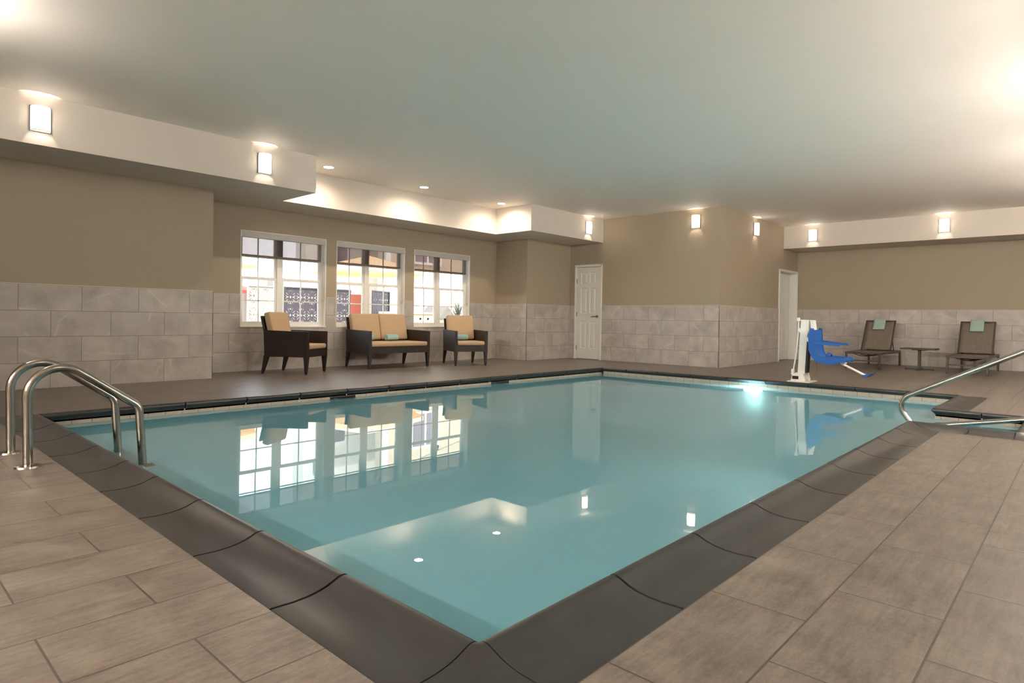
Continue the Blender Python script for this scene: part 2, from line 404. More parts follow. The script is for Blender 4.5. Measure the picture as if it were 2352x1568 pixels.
coping_run(cp, (AX0,0), (0,-1), (-1,0), -AY, 1, 0, [.46], cb)
coping_run(cp, (AX0,AY), (1,0), (0,-1), AX1-AX0, 0, 0, [.58], cb)
coping_run(cp, (AX1,AY), (0,1), (1,0), -AY, 0, -1, [.35], cb)
coping_run(cp, (AX1,0), (1,0), (0,-1), PL-AX1, 1, 0, [.6, 1.2], cb)
coping_run(cp, (PL,0), (0,1), (1,0), PW, 0, 0, J(.55), cb)
coping_run(cp, (0,PW), (1,0), (0,1), PL, 0, 0, J(.55), cb)
for c, sx, sy in (((0,0),-1,-1), ((PL,0),1,-1), ((PL,PW),1,1), ((0,PW),-1,1), ((AX0,AY),-1,-1), ((AX1,AY),1,-1)):
    coping_corner(cp, c, sx, sy, cb)
co = struct(cp.build('pool_coping', M['coping'], smooth=True), 'dark slate coping stones with raised lip around the pool edge')
cb.build('coping_bed', M['grout'], co)

# ------------------------------------------------------------------ pool basin, steps, water
O = .024
LO = [(-O,-O),(AX0-O,-O),(AX0-O,AY-O),(AX1+O,AY-O),(AX1+O,-O),(PL+O,-O),(PL+O,PW+O),(-O,PW+O)]
ZB = -1.35; SK = [(2.77,3.12),(5.47,5.86)]; SKZ0, SKZ1 = -.16, -.052
bs = MB(); bs.face([(x,y,ZB) for x, y in LO])
for i in range(len(LO)):
    a, b = LO[i], LO[(i+1) % len(LO)]
    if a[1] == PW+O and b[1] == PW+O:      # far-left side with two skimmer mouths
        xs = [-O]+[q for s in SK for q in s]+[PL+O]; zs = [ZB, SKZ0, SKZ1, -.03]
        for p in range(len(xs)-1):
            for q in range(3):
                if q == 1 and p in (1, 3): continue
                bs.face([(xs[p],PW+O,zs[q]),(xs[p+1],PW+O,zs[q]),(xs[p+1],PW+O,zs[q+1]),(xs[p],PW+O,zs[q+1])])
    else: bs.face([(*a,ZB),(*b,ZB),(*b,-.03),(*a,-.03)])
bo = struct(bs.build('pool_basin', M['basin'], fix=False), 'white plastered pool shell with tan waterline tiles')
st = MB()
for i in range(4): st.box((AX0-O, AY-O, ZB), (AX1+O, AY+.05+.24*(i+1), -.28-.25*i))
st.build('pool_steps', M['basin'], bo)
ZW = -.08
wt = MB(); wi = [(x, y) for x, y in LO]
wt.face([(x,y,ZW) for x, y in wi])
w = struct(wt.build('pool_water', M['water'], fix=False), 'still turquoise pool water')
ws = MB(); e = .004
W2 = [(-O+e,-O+e),(AX0-O+e,-O+e),(AX0-O+e,AY-O+e),(AX1+O-e,AY-O+e),(AX1+O-e,-O+e),(PL+O-e,-O+e),(PL+O-e,PW+O-e),(-O+e,PW+O-e)]
for i in range(8):
    a, b = W2[i], W2[(i+1) % 8]; ws.face([(*a,ZB+.01),(*b,ZB+.01),(*b,ZW),(*a,ZW)])
ws.face([(x,y,ZB+.01) for x, y in W2][::-1]); ws.build('water_body', M['waterside'], w, fix=False)
for (x0, x1), lab in zip(SK, ('pool skimmer mouth under the coping in front of the left armchair', 'pool skimmer mouth under the coping in front of the right armchair')):
    r = empty('pool_skimmer', (x0, PW+O, 0), 0, lab, 'skimmer', 'skimmers in the pool wall'); w_ = x1-x0
    t = MB(); D = .22
    for q in ([(0,0,SKZ0),(w_,0,SKZ0),(w_,D,SKZ0),(0,D,SKZ0)], [(0,0,SKZ1),(w_,0,SKZ1),(w_,D,SKZ1),(0,D,SKZ1)], [(0,D,SKZ0),(w_,D,SKZ0),(w_,D,SKZ1),(0,D,SKZ1)],
              [(0,0,SKZ0),(0,D,SKZ0),(0,D,SKZ1),(0,0,SKZ1)], [(w_,0,SKZ0),(w_,D,SKZ0),(w_,D,SKZ1),(w_,0,SKZ1)]): t.face(q)
    t.build('throat', M['skimdark'], r)
    MB().rbox((.01,.03,SKZ0),(w_*.52,.05,-.062), .006, 2).build('weir_flap', M['skimblue'], r)
    MB().box((.03,.022,-.095),(.07,.03,-.07)).build('flap_slot', M['skimdark'], r); MB().box((w_*.35,.022,-.093),(w_*.48,.03,-.07)).build('flap_slot', M['skimdark'], r)

# underwater lamp in the far pool wall
lp = empty('underwater_pool_lamp', (PL+O-.004, 2.575, -.142), 0, 'round lit underwater lamp in the far pool wall below the pool lift', 'lamp')
Mx = Matrix.Rotation(-pi/2, 4, 'Y')
MB().lathe([(.15,.0),(.15,.012),(.125,.02),(.105,.012)], n=32, M=Mx).build('trim_ring', M['steel'], lp, True)
MB().lathe([(.001,.02),(.06,.018),(.105,.012)], n=32, M=Mx).build('lens', M['poollens'], lp, True)

lp.scale = (1,1.35,.30)
# ------------------------------------------------------------------ walls
def wall_panel(mb, a, b, z0, z1, j=0, nrm=None, th=0., mit=(0,0)):
    """upright rectangle from a to b with tile-aligned uv, thickness th along -nrm (nrm points into the room)"""
    a, b, n = V((*a,0)), V((*b,0)), V((*nrm,0)); d = (b-a).normalized()
    ax = 0 if abs(d.x) > .5 else 1
    q = [a+V((0,0,z0)), b+V((0,0,z0)), b+V((0,0,z1)), a+V((0,0,z1))]
    uv = lambda p: (p[ax]-j, p.z)
    mb.face(q, [uv(p) for p in q])
    if th:
        k = [p-n*th+d*(th*mit[0] if i in (0,3) else -th*mit[1]) for i, p in enumerate(q)]
        for i in range(4):
            g = [q[i], q[(i+1) % 4], k[(i+1) % 4], k[i]]
            mb.face(g, [uv(p) for p in g])
        mb.face(k[::-1], [uv(p) for p in k[::-1]])
WT = 1.22; TT = .012
def wall(name, a, b, nrm, j, z1=ZC, holes=(), label=None, tile=True, thick=.18, trim=True, mit=(0,0)):
    """wall face from a to b; holes = (t0,t1,z0,z1) measured along a->b in world axis units"""
    n = V((*nrm,0)); d = (V((*b,0))-V((*a,0))); L = d.length; d.normalize()
    P = lambda t, off=0: tuple((V((*a,0))+d*t+n*off)[:2])
    up, ti, tr = MB(), MB(), MB()
    ts = sorted({0., L, *[h[0] for h in holes], *[h[1] for h in holes]})
    def cells(mb, z_lo, z_hi, off, th):
        zs = sorted({z_lo, z_hi, *[z for h in holes for z in h[2:4] if z_lo < z < z_hi]})
        for i in range(len(ts)-1):
            run = None; mm = (mit[0] if i == 0 else 0, mit[1] if i == len(ts)-2 else 0)
            for q in range(len(zs)-1):
                tm, zm = (ts[i]+ts[i+1])/2, (zs[q]+zs[q+1])/2
                hole = any(h[0] < tm < h[1] and h[2] < zm < h[3] for h in holes)
                if hole:
                    if run is not None: wall_panel(mb, P(ts[i], off), P(ts[i+1], off), run, zs[q], j, nrm, th, mm); run = None
                elif run is None: run = zs[q]
            if run is not None: wall_panel(mb, P(ts[i], off), P(ts[i+1], off), run, zs[-1], j, nrm, th, mm)
    cells(up, 0., z1, 0., thick)
    w = struct(up.build(name, M['wall'], fix=False), label)
    if tile:
        cells(ti, 0., WT, TT, TT-.001); ti.build('tile_wainscot', M['tile'], w, fix=False)
        if trim:
            for i in range(len(ts)-1):
                tm = (ts[i]+ts[i+1])/2
                if any(h[0] < tm < h[1] and h[2] < WT < h[3] for h in holes): continue
                a2, b2 = V((*P(ts[i]),0)), V((*P(ts[i+1]),0)); n2 = n*(TT+.003)
                tr.prism([a2+V((0,0,WT)), b2+V((0,0,WT)), b2+n2+V((0,0,WT)), a2+n2+V((0,0,WT))], (0,0,.008))
            tr.build('tile_edge_trim', M['trimw'], w)
    return w
WIN = [(3.17,4.685),(4.89,6.41),(6.635,8.165)]; WZ0, WZ1 = .70, 2.252
wall('wall_left', (BX,YB), (XB,YB), (0,-1), .234, mit=(0,1))
wall('wall_left_return', (XB,YB), (XB,YW), (1,0), .1, mit=(1,0))
wall('wall_windows', (XB,YW), (XN,YW), (0,-1), 2.995, holes=[(a-XB, b-XB, WZ0, WZ1) for a, b in WIN])
wall('wall_niche_side', (XN,YW), (XN,YN), (-1,0), .2, mit=(0,1))
wall('wall_niche_front', (XN,YN), (XD,YN), (0,-1), 9.251, mit=(1,0))
D1 = (6.86,7.62,2.165); D2 = (13.66,14.9,2.155)
wall('wall_door', (XD,YN), (XD,YD), (-1,0), 5.045, holes=[(YN-D1[1]+.03, YN-D1[0]-.03, -.1, D1[2]-.03)], mit=(0,1))
wall('wall_side', (XD,YD), (XF,YD), (0,-1), 10.825, holes=[(D2[0]-XD+.03, D2[1]-XD-.03, -.1, D2[2]-.03)], thick=.22, mit=(1,0))
wall('wall_far', (XF,YD), (XF,RY), (-1,0), .257)
wall('wall_right', (XF,RY), (BX,RY), (0,1), .1)
wall('wall_back', (BX,RY), (BX,YB), (1,0), .1)
struct(MB().box((BX-.2,RY-.2,ZC),(XF+.2,YW+.2,ZC+.12)).build('ceiling', M['ceil']))
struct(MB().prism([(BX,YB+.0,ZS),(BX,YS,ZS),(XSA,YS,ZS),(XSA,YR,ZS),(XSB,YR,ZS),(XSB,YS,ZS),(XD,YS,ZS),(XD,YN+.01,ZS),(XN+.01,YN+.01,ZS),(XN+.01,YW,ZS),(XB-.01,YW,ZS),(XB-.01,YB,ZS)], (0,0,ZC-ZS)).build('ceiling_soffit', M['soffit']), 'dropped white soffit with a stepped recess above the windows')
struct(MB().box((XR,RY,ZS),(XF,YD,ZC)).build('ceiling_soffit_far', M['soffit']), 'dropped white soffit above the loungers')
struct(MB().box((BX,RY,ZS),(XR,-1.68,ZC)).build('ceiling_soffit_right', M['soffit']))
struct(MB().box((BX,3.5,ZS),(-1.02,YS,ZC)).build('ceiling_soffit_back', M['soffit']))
struct(MB().box((BX,3.9,0),(-1.5,YB,ZS)).build('back_light_blocker', M['wall']))  # unseen block added to keep the back lamps off the left wall

# ------------------------------------------------------------------ windows
def hollow(mb, x0, x1, z0, z1, w, y0, y1):
    mb.box((x0,y0,z0),(x1,y1,z0+w)).box((x0,y0,z1-w),(x1,y1,z1)).box((x0,y0,z0+w),(x0+w,y1,z1-w)).box((x1-w,y0,z0+w),(x1,y1,z1-w))
for i, (a, b) in enumerate(WIN):
    y = YW; r = bpy.data.objects.new('window_%d' % (i+1), None); COL.objects.link(r); struct(r)
    f = MB(); f.box((a,y,WZ0),(b,y+.2,WZ0+.012)).box((a,y,WZ1-.012),(b,y+.2,WZ1)).box((a,y,WZ0),(a+.012,y+.2,WZ1)).box((b-.012,y,WZ0),(b,y+.2,WZ1))
    f.build('jamb_liner', M['vinyl'], r)
    MB().rbox((a-.002,y-.022,WZ0-.002),(b+.002,y+.19,WZ0+.022), .006, 2).build('sill', M['vinyl'], r)
    X0, X1, mid = a+.012, b-.012, (a+b)/2-.06
    fr = MB(); hollow(fr, X0, X1, WZ0+.022, WZ1-.012, .035, y+.1, y+.19); fr.box((mid-.04,y+.095,WZ0+.03),(mid+.04,y+.19,WZ1-.02)); fr.build('frame', M['vinyl'], r)
    zm = 1.50
    for s, (p, q) in enumerate(((X0+.03, mid-.035),(mid+.035, X1-.03))):
        for lo, hi, yy in ((WZ0+.05, zm+.022, .125),(zm-.022, WZ1-.04, .15)):
            sh = MB(); hollow(sh, p, q, lo, hi, .042, y+yy-.018, y+yy+.018)
            so = sh.build('sash', M['vinyl'], r)
            MB().box((p+.03,y+yy-.003,lo+.03),(q-.03,y+yy+.003,hi-.03)).build('pane', M['glass'], so)
            mu = MB(); cx, cz = (p+q)/2, (lo+hi)/2
            mu.box((cx-.009,y+yy-.007,lo+.03),(cx+.009,y+yy+.007,hi-.03)).box((p+.03,y+yy-.007,cz-.009),(q-.03,y+yy+.007,cz+.009))
            mu.build('muntin', M['vinyl'], so)
    lab = ('roller shade with white valance on the window behind the left armchair','roller shade with white valance on the window behind the loveseat','roller shade with white valance on the window behind the right armchair')[i]
    sr = empty('roller_shade', (a, y, 0), 0, lab, 'blind', 'half lowered window shades'); W = b-a
    MB().rbox((.006,.0,2.145),(W-.006,.07,WZ1-.014), .006, 2).build('valance', M['valance'], sr)
    MB().box((.02,.048,1.87),(W-.075,.0495,2.16)).build('shade_fabric', M['shade'], sr)
    MB().rbox((.02,.04,1.845),(W-.075,.058,1.875), .006, 2).build('bottom_bar', M['shadebar'], sr)
    MB().tube([(W-.03,.05,2.15),(W-.03,.05,1.2)], .004, 6).tube([(W-.045,.05,2.15),(W-.045,.05,1.2)], .004, 6).rbox((W-.05,.035,1.17),(W-.025,.06,1.23), .004, 1).build('pull_chain', M['valance'], sr)

# ------------------------------------------------------------------ doors
def six_panel(mb, W, H, y0=0, t=.04):
    """door leaf in local x (0..W), z (0..H); front at y=y0 facing -y; panels recessed then raised"""
    xs = [0, .12*W/.7, .31*W/.7, .39*W/.7, .58*W/.7, W]; xs = [0, W*.17, W*.445, W*.555, W*.83, W]
    zs = [0, H*.115, H*.41, H*.495, H*.775, H*.815+.012, H*.945, H]
    for i in range(5):
        for q in range(7):
            pan = i in (1, 3) and q in (1, 3, 5)
            x0, x1, z0, z1 = xs[i], xs[i+1], zs[q], zs[q+1]
            if not pan: mb.face([(x0,y0,z0),(x1,y0,z0),(x1,y0,z1),(x0,y0,z1)])
            else:
                A = [(x0,z0),(x1,z0),(x1,z1),(x0,z1)]
                rings = []
                for ins, dy in ((0,0),(.014,.012),(.028,.012),(.045,.003)):
                    rings.append([(x0+ins,y0+dy,z0+ins),(x1-ins,y0+dy,z0+ins),(x1-ins,y0+dy,z1-ins),(x0+ins,y0+dy,z1-ins)])
                for r0, r1 in zip(rings, rings[1:]):
                    for k in range(4): mb.face([r0[k], r0[(k+1) % 4], r1[(k+1) % 4], r1[k]])
                mb.face(rings[-1])
    mb.box((0,y0+.014,0),(W,y0+t,H)); mb.box((-.0,y0,0),(.002,y0+t,H)); mb.box((W-.002,y0,0),(W,y0+t,H)); mb.box((0,y0,H-.002),(W,y0+t,H))
def door(n, loc, rz, W, H, leaf_in, hinge_left=True, handle=True, cas=.055):
    r = bpy.data.objects.new('door_%d' % n, None); COL.objects.link(r); r.location = loc; r.rotation_euler = (0,0,rz); struct(r)
    f = MB(); pr = -.022
    f.box((0,pr,0),(cas,0,H)).box((W-cas,pr,0),(W,0,H)).box((cas,pr,H-cas),(W-cas,0,H))
    f.box((.012,pr-.006,0),(cas-.018,pr,H-.012)).box((W-cas+.018,pr-.006,0),(W-.012,pr,H-.012)).box((.012,pr-.006,H-cas+.018),(W-.012,pr,H-.012))
    d = leaf_in+.05
    f.box((cas-.012,0,0),(cas,d,H-cas+.012)).box((W-cas,0,0),(W-cas+.012,d,H-cas+.012)).box((cas,0,H-cas),(W-cas,d,H-cas+.012))
    f.build('door_frame', M['white'], r)
    lf = MB(); six_panel(lf, W-2*cas-.008, H-cas-.016, 0); lo = lf.build('door_leaf', M['white'], r, fix=False); lo.location = (cas+.004, leaf_in, .01)
    lw = W-2*cas-.008
    if handle:
        hx = lw-.07; h = MB(); h.lathe([(.001,.022),(.028,.02),(.032,.0)], n=20, M=Matrix.Translation((hx,0,.97)) @ Matrix.Rotation(pi/2, 4, 'X'))
        h.tube([(hx,-.02,.97),(hx,-.05,.97)], .011, 10); h.tube(arc([(hx,-.05,.97),(hx-.03,-.055,.97),(hx-.13,-.05,.966)], .01, 4), [.011]*6+[.009]*1 if False else .0095, 10)
        h.build('lever_handle', M['nickel'], lo, True)
    for z in (.25, 1.02, 1.78):
        MB().box((-.022,-.008,z-.05),(.006,.004,z+.05)).tube([(-.006,-.012,z-.05),(-.006,-.012,z+.05)], .007, 8).build('hinge', M['nickel'], lo)
    return r
door(1, (XD, D1[1], 0), -pi/2, D1[1]-D1[0], D1[2], .0)
door(2, (D2[0], YD, 0), 0, D2[1]-D2[0], D2[2], .165, handle=False, cas=.05)
# blank backings behind the doors; the doorway one is added against light leaks
struct(MB().box((XD+.16,D1[0]-.1,0),(XD+.2,D1[1]+.1,2.3)).build('wall_behind_door', M['wall']))
struct(MB().box((D2[0]-.1,YD+.235,0),(D2[1]-.02,YD+.28,2.3)).build('doorway_light_stop', M['white']))

# ------------------------------------------------------------------ sconces
def bow(n=16, w=.176, d=.085):
    c = (d*d-(w/2)**2)/(2*d); r = d-c; a = math.asin(min(1, (w/2)/r))
    return [(r*sin(-a+2*a*k/n), -(c+r*cos(-a+2*a*k/n))) for k in range(n+1)]
sc = empty('wall_sconce', (0,0,0), 0, 'x', 'wall lamp', 'lit half-round wall sconces')
MB().rbox((-.088,-.012,.0),(.088,0,.262), .003, 1).build('backplate', M['nickel'], sc)
g = MB(); bw = bow()
for (x0,y0),(x1,y1) in zip(bw, bw[1:]): g.face([(x0,y0,.004),(x1,y1,.004),(x1,y1,.258),(x0,y0,.258)])
g.build('glass_shade', M['sconceshade'], sc, True)
MB().rbox((-.086,-.034,.254),(.086,-.002,.262), .002, 1).build('top_hood', M['nickel'], sc)
for z in (.008, .032, .236):
    h = MB(); h.tube([(x*1.015, y-.002, z) for x, y in bw], .0035, 6); h.build('metal_band', M['nickel'], sc, True)
for sx in (-1, 1): MB().box((sx*.088-.004,-.016,0),(sx*.088+.004,0,.262)).build('side_rail', M['nickel'], sc)
ld = bpy.data.lights.new('sconce_bulb', 'POINT'); ld.energy = .9; ld.color = (1,.82,.62); ld.shadow_soft_size = .02
lo = bpy.data.objects.new('sconce_bulb', ld); COL.objects.link(lo); lo.location = (0,-.062,.15); lo.parent = sc
SZ = 2.768
SCON = [((.247,YS),0,'lit sconce on the left soffit at the photo edge, the largest of all'),
        ((2.656,YS),0,'lit sconce on the left soffit near its outer corner beside the recess'),
        ((9.925,YS),0,'lit sconce on the soffit piece above the closed white door'),
        ((XD,4.622),-pi/2,'lit sconce on the tall wall to the right of the closed white door'),
        ((12.225,YD),0,'lit sconce on the side wall between the outer corner and the open doorway'),
        ((XR,3.468),-pi/2,'lit sconce on the far soffit, the one next to the side wall'),
        ((XR,.975),-pi/2,'lit sconce on the far soffit above the two loungers'),
        ((XR,-.9),-pi/2,'lit sconce on the far soffit beyond the loungers'),
        ((6.15,-1.68),pi,'lit sconce on the right soffit across from the stair alcove'),
        ((8.85,-1.68),pi,'lit sconce on the right soffit across from the pool corner'),
        ((11.3,-1.68),pi,'lit sconce on the right soffit nearest the loungers'),
        ((3.3,-1.68),pi,'lit sconce on the right soffit halfway along the pool'),
        ((.6,-1.68),pi,'lit sconce on the right soffit close to the near pool corner'),
        ((-1.02,4.75),pi/2,'lit sconce on the back soffit behind the ladder'),
        ((BX,2.6),pi/2,'added unseen fill lamp on the back wall, the one beside the soffit'),
        ((BX,.7),pi/2,'added unseen fill lamp on the back wall, the middle one'),
        ((BX,-1.2),pi/2,'added unseen fill lamp on the back wall, the one beside the right soffit')]  # back wall lamps are unseen fill, added to light the far walls
SCON += [((x_,RY),pi,'added unseen fill lamp on the right wall under the soffit, '+l_) for x_, l_ in ((4.4,'across from the pool side'),(7.0,'across from the pool corner'),(9.6,'halfway to the loungers'))]  # unseen fill lamps added to brighten the ceiling and far end
for i, ((x, y), rz, lab) in enumerate(SCON):
    if i == 0: sc.location = (x,y,SZ); sc.rotation_euler = (0,0,rz); sc['label'] = lab
    else:
        d_ = dup(sc, (x,y,SZ if y > -2.5 else 1.9), rz, lab)
        if y < -1.5 or x < -1.:            # unseen sconces, some added; their glass glows stronger to fill the room
            for c_ in d_.children:
                if c_.name.startswith('glass_shade'):
                    c_.material_slots[0].link = 'OBJECT'; c_.material_slots[0].material = M['sconcebright' if (x < 0 and y > 3) else 'sconcefillback' if x < -3 else 'sconcefillwall' if y < -2.5 else 'sconcesoft' if x < 5 else 'sconcebright']
# recessed downlights
dl = empty('recessed_downlight', (0,0,0), 0, 'x', 'ceiling light', 'round downlights in the window recess')
MB().lathe([(.10,0),(.10,-.004),(.075,-.006),(.07,0)], n=28).build('trim_ring', M['white'], dl, True)
MB().lathe([(.001,-.002),(.072,-.002)], n=28).build('lens', M['downlens'], dl)
sd = bpy.data.lights.new('downlight_beam', 'SPOT'); sd.energy = 7.; sd.color = (1,.80,.60); sd.spot_size = R(165); sd.spot_blend = .8; sd.shadow_soft_size = .012
so = bpy.data.objects.new('downlight_beam', sd); COL.objects.link(so); so.location = (0,0,-.018); so.parent = dl
for i, (x, lab) in enumerate(((3.87,'round recessed downlight beside the left soffit corner'),(5.72,'round recessed downlight, the middle one in the recess above the loveseat'),(7.66,'round recessed downlight at the right end of the window recess'))):
    if i == 0: dl.location = (x,7.3,ZC); dl['label'] = lab
    else: dup(dl, (x,7.3,ZC), 0, lab)

# ------------------------------------------------------------------ armchairs and loveseat
def seat(name, w, d, n, label, cat):
    r = empty(name, (0,0,0), 0, label, cat)
    zt, zb = .655, .265
    for s in (-1, 1):
        x0, x1 = (s*w/2, s*(w/2-.05)) if s < 0 else (s*(w/2-.05), s*w/2)
        MB().prism([(x0,-d/2,zb),(x0,d/2-.03,zb+.0),(x0,d/2-.01,zt+.015),(x0,-d/2,zt)], (x1-x0,0,0)).build('arm_panel', M['wicker'], r)
        MB().rbox((x0-.003,-d/2-.003,zt-.006),(x1+.003,-d/2+.0,zt+.004), .0012, 1) if False else None
    MB().box((-w/2+.05,-d/2+.006,zb),(w/2-.05,-d/2+.036,.385)).build('front_rail', M['wicker'], r)
    MB().box((-w/2+.05,-d/2+.036,.30),(w/2-.05,d/2-.05,.375)).build('seat_deck', M['darkwood'], r)
    lean = Matrix.Translation((0,d/2-.09,.34)) @ Matrix.Rotation(R(-13), 4, 'X')
    MB().rbox((-w/2+.03,.0,-.04),(w/2-.03,.03,.565), .008, 2, lean).build('back_panel', M['wicker'], r)
    for sx in (-1, 1):
        for sy in (-1, 1):
            X, Y = sx*(w/2-.032), sy*(d/2-.035)
            leg = MB().frustum((X+sx*.004, Y+(.045 if sy > 0 else -.0), .014), (.034,.034), (X, Y-(.0 if sy < 0 else .02), zb+.02), (.06,.075)).build('leg', M['darkwood'], r)
            MB().lathe([(.001,0),(.015,0),(.016,.016),(.001,.016)], (X+sx*.004, Y+(.045 if sy > 0 else 0), 0), 12).build('glide', M['foot'], leg)
    MB().rbox((-w/2+.056,-d/2-.012,.385),(w/2-.056,d/2-.17,.462), .026, 4).build('seat_cushion', M['cushion'], r, True)
    cw = (w-.11)/n
    for i in range(n):
        x0 = -w/2+.055+cw*i
        MB().rbox((x0+.003,-.125,.125),(x0+cw-.003,-.012,.605), .028, 4, lean).build('back_cushion', M['cushion'], r, True)
    return r
ch = seat('armchair', .66, .74, 1, 'dark wicker armchair turned right, under the first window, without a towel', 'armchair')
ch['group'] = 'wicker armchairs by the windows'
ch.location = (3.745, 7.985, 0); ch.rotation_euler = (0,0,R(-56.6+90))
dup(ch, (7.13, 7.72, 0), R(-113+90), 'dark wicker armchair with a rolled towel, at the right end of the windows')
sf = seat('loveseat', 1.27, .80, 2, 'dark wicker loveseat with two tan back cushions under the middle window', 'loveseat')
sf.location = (5.62, 8.13, 0); sf.rotation_euler = (0,0,R(-93.4+90))

def towel_roll(mb, L=.25, r=.063):
    n = 60; turns = 2.6
    pts = [(r*(.25+.75*k/n)*cos(2*pi*turns*k/n), r*(.25+.75*k/n)*sin(2*pi*turns*k/n)) for k in range(n+1)]
    xs = [-L/2, -L/2+.006, -L/4, 0, L/4, L/2-.006, L/2]; sc_ = [.96, 1, 1.02, 1.02, 1.02, 1, .96]
    v = []; f = []
    for x, q in zip(xs, sc_): v += [(x, p[0]*q, p[1]*q) for p in pts]
    m = n+1
    for i in range(len(xs)-1):
        for k in range(n): f.append((i*m+k, i*m+k+1, (i+1)*m+k+1, (i+1)*m+k))
    # filled ends
    for i in (0, len(xs)-1):
        c = len(v); v.append((xs[i]*.985,0,0)); f += [(c, i*m+k, i*m+k+1) for k in range(n)]
    return mb.poly(v, f)
tw = towel_roll(MB()).build('rolled_towel', M['towel'], smooth=True, fix=False)
tag(tw, 'rolled aqua towel on the loveseat, in front of its right back cushion', 'towel', 'rolled towels on the seats')
def on_seat(root, x, y, z): return root.matrix_basis @ V((x, y, z))
def rootmat(o): return Matrix.Translation(o.location) @ Matrix.Rotation(o.rotation_euler.z, 4, 'Z')
p = rootmat(sf) @ V((.10,.06,.527)); tw.location = p; tw.rotation_euler = (0,0,sf.rotation_euler.z+.12)
t2 = tw.copy(); COL.objects.link(t2); t2['label'] = 'rolled aqua towel on the loveseat, half hidden behind its left arm'
t2.location = rootmat(sf) @ V((-.42,.06,.527)); t2.rotation_euler = (0,0,sf.rotation_euler.z-.05)
t3 = tw.copy(); COL.objects.link(t3); t3['label'] = 'rolled aqua towel on the seat of the right armchair'
t3.location = (Matrix.Translation((7.13,7.72,0)) @ Matrix.Rotation(R(-23), 4, 'Z')) @ V((-.06,.04,.527)); t3.rotation_euler = (0,0,R(-23)+.25)

# ------------------------------------------------------------------ sun loungers
lg = empty('sun_lounger', (13.72,2.14,0), 0, 'brown sling sun lounger beside the pool lift, left of the low table', 'sun lounger', 'sling loungers along the far wall')
HW = .30
for s in (-1, 1):
    MB().rbox((-.92,s*HW-.016,.292),(.90,s*HW+.016,.34), .004, 1).build('side_rail', M['bronze'], lg)
    for x in (-.90, .88):
        l_ = MB().rbox((x-.02,s*HW-.019,.006),(x+.02,s*HW+.019,.335), .004, 1).build('leg', M['bronze'], lg)
        MB().box((x-.019,s*HW-.018,0),(x+.019,s*HW+.018,.008)).build('foot_cap', M['foot'], l_)
MB().rbox((-.92,-HW,.298),(-.885,HW,.338), .004, 1).build('foot_bar', M['bronze'], lg)
MB().rbox((.865,-HW,.298),(.90,HW,.338), .004, 1).build('head_bar', M['bronze'], lg)
MB().rbox((-.908,-HW,.155),(-.888,HW,.177), .003, 1).build('stretcher', M['bronze'], lg)
sg = MB(); NX, NY = 12, 8
for i in range(NX):
    for q in range(NY):
        P = lambda a, b: (-.9+1.03*a/NX, -.29+.58*b/NY, .340-.012*sin(pi*b/NY)*sin(pi*min(1, a/NX*1.1)))
        sg.face([P(i,q),P(i+1,q),P(i+1,q+1),P(i,q+1)])
so_ = sg.build('seat_sling', M['sling'], lg, True); so_.modifiers.new('s', 'SOLIDIFY').thickness = .006
for x in (-.72, -.42, -.1):
    pth = [(x, -.285+.57*k/12, .325-.075*sin(pi*k/12)) for k in range(13)]
    MB().tube(pth, .007, 8).build('sag_bar', M['foot'], lg)
BA = Matrix.Translation((.14,0,.345)) @ Matrix.Rotation(-R(56), 4, 'Y')
BL = .765
for s in (-1, 1): MB().rbox((0,s*.272-.015,-.014),(BL,s*.272+.015,.014), .004, 1, BA).build('back_rail', M['bronze'], lg)
MB().rbox((BL-.03,-.272,-.014),(BL,.272,.014), .004, 1, BA).build('back_top_bar', M['bronze'], lg)
bsl = MB()
for i in range(10):
    for q in range(8):
        P = lambda a, b: BA @ V((.02+(BL-.03)*a/10, -.262+.524*b/8, .012-.012*sin(pi*b/8)))
        bsl.face([P(i,q),P(i+1,q),P(i+1,q+1),P(i,q+1)])
b_ = bsl.build('back_sling', M['sling'], lg, True); b_.modifiers.new('s', 'SOLIDIFY').thickness = .006
for s in (-1, 1):
    top = BA @ V((.34, s*.255, -.012)); MB().tube([top, (.55, s*.255, .32)], .010, 8).build('prop_strut', M['bronze'], lg)
lg2 = dup(lg, (13.80,.44,0), 0, 'brown sling sun lounger nearest the handrail, right of the low table')
def drape(mb, w=.225, front=.25, back=.16, th=.022):
    """sheet over the top edge of the lounger back, in lounger space"""
    path = []
    for k in range(9): path.append(BA @ V((BL-front+front*k/8, 0, .022)))
    for k in range(1, 8):
        a = pi*k/8; path.append(BA @ V((BL+.024*sin(a), 0, .022*cos(a))))
    for k in range(9): path.append(BA @ V((BL-back*k/8, 0, -.022)))
    for p, q in zip(path, path[1:]):
        for i in range(6):
            y0, y1 = -w/2+w*i/6, -w/2+w*(i+1)/6
            mb.face([p+V((0,y0,0)), q+V((0,y0,0)), q+V((0,y1,0)), p+V((0,y1,0))])
    return mb
dt = drape(MB()).build('folded_towel', M['towel2'], smooth=True); m_ = dt.modifiers.new('s', 'SOLIDIFY'); m_.thickness = .016; m_.offset = 1
tag(dt, 'sage towel folded over the back of the lounger beside the pool lift', 'towel', 'towels over lounger backs'); dt.location = (13.72,2.14+.015,0)
d2 = dt.copy(); COL.objects.link(d2); d2['label'] = 'sage towel folded over the back of the lounger nearest the handrail'; d2.location = (13.80,.44+.01,0)

